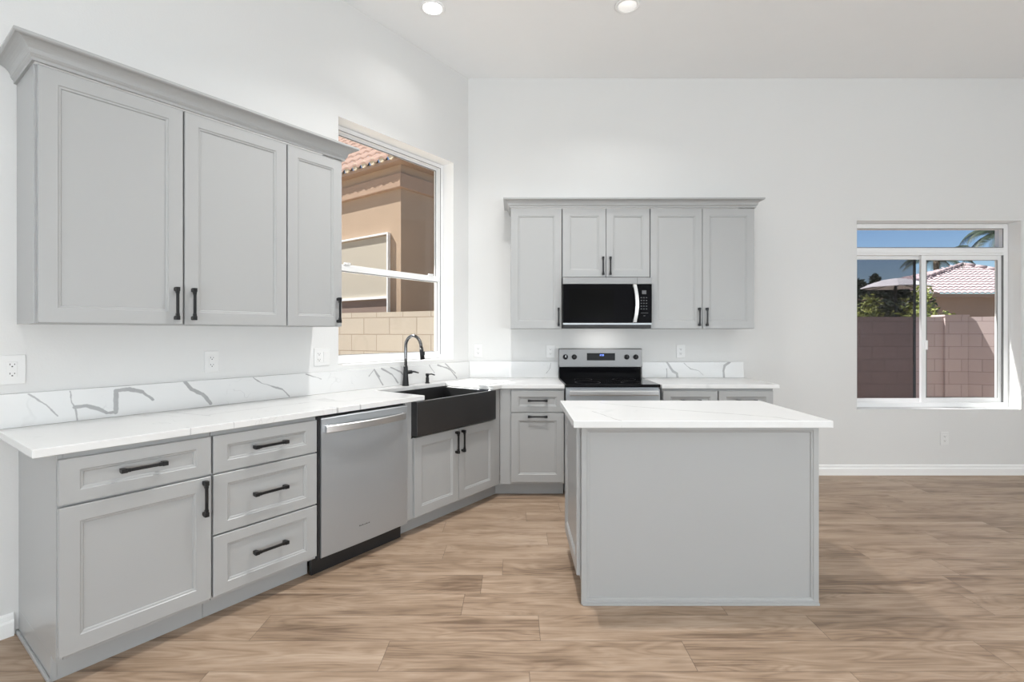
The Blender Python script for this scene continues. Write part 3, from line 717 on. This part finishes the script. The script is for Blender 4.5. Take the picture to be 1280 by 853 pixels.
# neighbour seen through the sink window: its corner points at us
HC0 = Vector((-1.61, 7.0, 0)); e1 = Vector((-.81, .586, 0)); e2 = Vector((.586, .81, 0))
nh = thing('neighbor_house', 'tan stucco house with a clay tile eave behind the cream block wall', 'house', tuple(HC0) , 0)
def corner_prism(m, o, z0, z1, l1=9, l2=9):
    p = [HC0 - e1*o - e2*o, HC0 + e1*l1 - e2*o, HC0 + e1*l1 + e2*l2, HC0 - e1*o + e2*l2]; p = [q - HC0 for q in p]
    m.prism([(q.x, q.y) for q in p], z0, z1); return m
corner_prism(MB(), 0, -.12, 3.72).build('wall', M['stucco'], nh)
corner_prism(MB(), .06, 3.36, 3.56).build('frieze_board', M['eavewood'], nh, .01)
corner_prism(MB(), .13, 3.70, 3.745).build('soffit', M['eavewood'], nh)
pit = R(41); E0 = HC0 - e1*.16 - e2*.16; zE = 3.74
m = MB(); tiled_face(m, E0 - HC0 + Vector((0, 0, zE)), e1, e2, pit, 9.0, 4.2, 1.0, 0.0); m.build('roof', M['tile'], nh, fix=False)
m = MB(); tiled_face(m, E0 - HC0 + Vector((0, 0, zE)), e2, e1, pit, 9.0, 4.2, 1.0, 0.0); m.build('roof', M['tile'], nh, fix=False)
m = MB()
hipd = (e1 + e2); L = 4.4
for i in range(int(L/.3)):
    a = E0 - HC0 + hipd*(i*.3) + Vector((0, 0, zE + .06 + i*.3*math.tan(pit))); b = a + hipd*.36 + Vector((0, 0, .36*math.tan(pit) - .03)); m.tube([a, b], [.095, .075], 10)
m.build('hip_tiles', M['tile'], nh)
m = MB()
for i in range(45):      # pale mortar plugs under the eave's barrel tiles
    c = E0 - HC0 + e1*(i*.2) + e2*.03 + Vector((0, 0, zE + .045)); m.tube([c - e2*.02, c + e2*.05], .055, 8)
m.build('eave_plugs', M['mortar'], nh)
# window in the sunlit face
wf = MB(); za, zb2 = 1.46, 2.76
def fp(u, o, z): return HC0*0 + e1*u - e2*o + Vector((0, 0, z))
def fbox(m, u0, u1, o0, o1, z0, z1):
    b = [fp(u0, o0, z0), fp(u1, o0, z0), fp(u1, o1, z0), fp(u0, o1, z0)]; t_ = [fp(u0, o0, z1), fp(u1, o0, z1), fp(u1, o1, z1), fp(u0, o1, z1)]
    m.loops([b, t_])
for (u0, u1, zz0, zz1) in ((.223, .245, .9, zb2), (.245, 2.2, zb2-.022, zb2), (.245, 2.2, 1.815, 1.85), (2.16, 2.2, .9, zb2-.04)): fbox(wf, u0, u1, -.01, .05, zz0, zz1)
wfo = wf.build('window_frame', M['vinyl'], nh)
m = MB(); fbox(m, .245, 2.16, .0, .015, 1.85, zb2-.04); m.build('window_shade', M['shade'], wfo)
m = MB(); fbox(m, .245, 2.16, .0, .015, .9, 1.80); m.build('window_shade', M['stucco2'], wfo)

# house beyond the rear block wall
h2 = thing('neighbor_house', 'brown house with a pink tiled hip roof beyond the mauve block wall', 'house', (15.1, 20.4, 0))
MB().box(.4, 9.9, .4, 7, -.12, 2.95).build('wall', M['stucco2'], h2)
m = MB(); p2 = math.atan(.445)
tiled_face(m, (0, 0, 2.93), (1, 0, 0), (0, 1, 0), p2, 10.3, 3.75, 1.76, .99, .24, .36); m.build('roof', M['tilepink'], h2, fix=False)
m = MB(); tiled_face(m, (0, 0, 2.93), (0, 1, 0), (1, 0, 0), math.atan(.445/1.76), 7.4, 6.5, .568, .568, .24, .36); m.build('roof', M['tilepink'], h2, fix=False)
m = MB()
for i in range(13):
    a = Vector((i*.508, i*.288, 2.99 + i*.288*.445)); b = a + Vector((.57, .33, .33*.445-.02)); m.tube([a, b], [.10, .085], 8)
for i in range(13):
    a = Vector((6.6 + i*.286, 3.75 - i*.288, 2.99+3.75*.445 - i*.288*.445)); b = a + Vector((.33, -.33, -.33*.445+.02)); m.tube([a, b], [.085, .10], 8)
m.build('ridge_tiles', M['tilepink'], h2)
MB().box(.05, 9.2, .06, .12, 2.78, 2.93).box(.06, 9.2, .12, .5, 2.88, 2.92).build('fascia', M['stucco2'], h2)

# planting beyond the rear wall
def leaves(m, rng, c, rad, n, size, spread=.55):
    for _ in range(n):
        d = Vector((rng.gauss(0, 1), rng.gauss(0, 1), rng.gauss(0, 1))).normalized() * (rng.random() ** spread)
        p = Vector(c) + Vector((d.x*rad[0], d.y*rad[1], d.z*rad[2]))
        a = Vector((rng.gauss(0, 1), rng.gauss(0, 1), rng.gauss(0, .6))).normalized(); b = a.cross(Vector((rng.gauss(0, 1), rng.gauss(0, 1), rng.gauss(0, 1)))).normalized()
        s = size * (.7 + .6*rng.random()); w = s * .38
        m.quad(p - a*s*.5, p + b*w*.5, p + a*s*.5, p - b*w*.5)
def shrub(name, lab, loc, blobs, n, size, mat, seed, stem_h, cat='shrub', group=None):
    rng = random.Random(seed); t = thing(name, lab, cat, loc, 0, group); m = MB()
    for c, r in blobs: leaves(m, rng, c, r, n, size)
    m.build('foliage', mat, t, fix=False)
    m = MB()
    for i in range(5):
        a = 1.26*i; m.tube([(.03*math.cos(a), .03*math.sin(a), -.12), (.12*math.cos(a), .12*math.sin(a), stem_h*.5), (.3*math.cos(a), .25*math.sin(a), stem_h)], [.03, .022, .01], 6)
    m.build('stem', M['bark'], t); return t
shrub('citrus_shrub', 'yellow-green citrus shrub behind the screened half of the sliding window', (6.55, 9.3, 0), [((0, 0, 1.55), (.30, .3, .55)), ((.08, 0, 1.75), (.22, .25, .32)), ((-.14, 0, 1.45), (.2, .25, .3))], 260, .085, M['leaf'], 3, 1.5, group='shrubs behind the rear wall')
shrub('citrus_shrub', 'yellow-green citrus shrub straddling the middle post of the sliding window', (7.62, 9.5, 0), [((-.1, 0, 1.62), (.26, .3, .45)), ((.22, 0, 1.78), (.2, .25, .36)), ((.16, 0, 2.08), (.16, .16, .17)), ((.42, 0, 1.60), (.32, .3, .18))], 230, .085, M['leaf'], 5, 1.5, group='shrubs behind the rear wall')
rng = random.Random(11)
def frond(m, org, az, L, droop, wid, up=.5, n=26, leaflets=True):
    d = Vector((math.cos(az), math.sin(az), 0)); side = Vector((-d.y, d.x, 0)); pts = []
    for i in range(n+1):
        u = i/n; pts.append(Vector(org) + d*(L*u*(1-.25*droop*u)) + Vector((0, 0, L*(up*u - droop*u*u))))
    m.tube(pts[::3], [max(.004, .022*(1-.8*k*3/n)) for k in range(len(pts[::3]))], 5)
    for i in range(3, n):
        t_ = (pts[i+1]-pts[i]).normalized(); l = wid * math.sin(math.pi*(.15 + .8*i/n)) ** .6
        for s_ in (-1, 1):
            tip = pts[i] + side*s_*l*.75 + t_*l*.55 + Vector((0, 0, -l*.55)); w = .018 + .012*L/1.5
            m.quad(pts[i]-t_*w, pts[i]+t_*w, tip + t_*w*.2, tip - t_*w*.2)
def palm(lab, loc, hgt, nf, L, seed, wid=.34, r=.16):
    rng = random.Random(seed); t = thing('palm_tree', lab, 'palm tree', loc, 0, 'palm trees beyond the rear wall')
    MB().tube([(0, 0, -.12), (.03, 0, hgt*.5), (0, 0, hgt)], [r*1.2, r, r*.85], 12).build('trunk', M['bark'], t)
    for i in range(nf):
        m = MB(); frond(m, (0, 0, hgt-.05), 2*math.pi*i/nf + rng.uniform(-.2, .2), L*rng.uniform(.85, 1.1), rng.uniform(.55, 1.15), wid, rng.uniform(.35, .95)); m.build('frond', M['frond'], t, fix=False)
    return t
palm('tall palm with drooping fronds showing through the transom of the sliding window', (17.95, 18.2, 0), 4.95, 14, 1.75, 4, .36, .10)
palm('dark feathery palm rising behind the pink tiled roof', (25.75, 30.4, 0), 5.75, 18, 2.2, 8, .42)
t = thing('patio_umbrella', 'open pale patio umbrella beyond the mauve block wall', 'umbrella', (10.72, 14.0, 0))
MB().tube([(0, 0, -.12), (0, 0, 2.86)], .035, 10).build('pole', M['blackplastic'], t)
m = MB(); n = 8; loops = []
for rr_, z in ((.02, 2.86), (.30, 2.82), (.55, 2.74), (.82, 2.61), (.82, 2.59)):
    loops.append([(rr_*math.cos(2*math.pi*i/n+.2), rr_*math.sin(2*math.pi*i/n+.2), z) for i in range(n)])
m.loops(loops, True, False); m.build('canopy', M['canvas'], t)
m = MB()
for i in range(8): a = 2*math.pi*i/8+.2; m.tube([(0, 0, 2.72), (.78*math.cos(a), .78*math.sin(a), 2.58)], .012, 5)
m.build('rib', M['blackplastic'], t)
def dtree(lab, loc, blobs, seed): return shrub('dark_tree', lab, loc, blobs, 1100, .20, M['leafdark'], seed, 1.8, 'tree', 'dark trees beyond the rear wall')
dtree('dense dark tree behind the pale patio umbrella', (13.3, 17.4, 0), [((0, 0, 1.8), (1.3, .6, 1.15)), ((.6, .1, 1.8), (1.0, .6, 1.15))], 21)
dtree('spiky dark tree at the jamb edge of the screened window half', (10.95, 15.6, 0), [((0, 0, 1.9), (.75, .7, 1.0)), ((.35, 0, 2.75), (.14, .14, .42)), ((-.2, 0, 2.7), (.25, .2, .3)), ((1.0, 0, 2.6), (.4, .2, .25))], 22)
t = thing('palm_shrub', 'low grey-green frond shrub in front of the brown house wall', 'shrub', (9.5, 10.6, 0), 0, 'shrubs behind the rear wall')
rng = random.Random(31)
for i in range(16):
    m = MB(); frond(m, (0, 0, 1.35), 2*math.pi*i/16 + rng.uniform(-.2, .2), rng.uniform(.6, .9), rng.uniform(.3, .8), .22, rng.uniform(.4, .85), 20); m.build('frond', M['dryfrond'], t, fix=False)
MB().tube([(0, 0, -.12), (0, 0, 1.36)], [.14, .10], 10).build('trunk', M['bark'], t)

SC.cycles.use_denoising = True
SC.cycles.max_bounces = 10; SC.cycles.diffuse_bounces = 6; SC.cycles.transparent_max_bounces = 16
SC.cycles.sample_clamp_indirect = 6
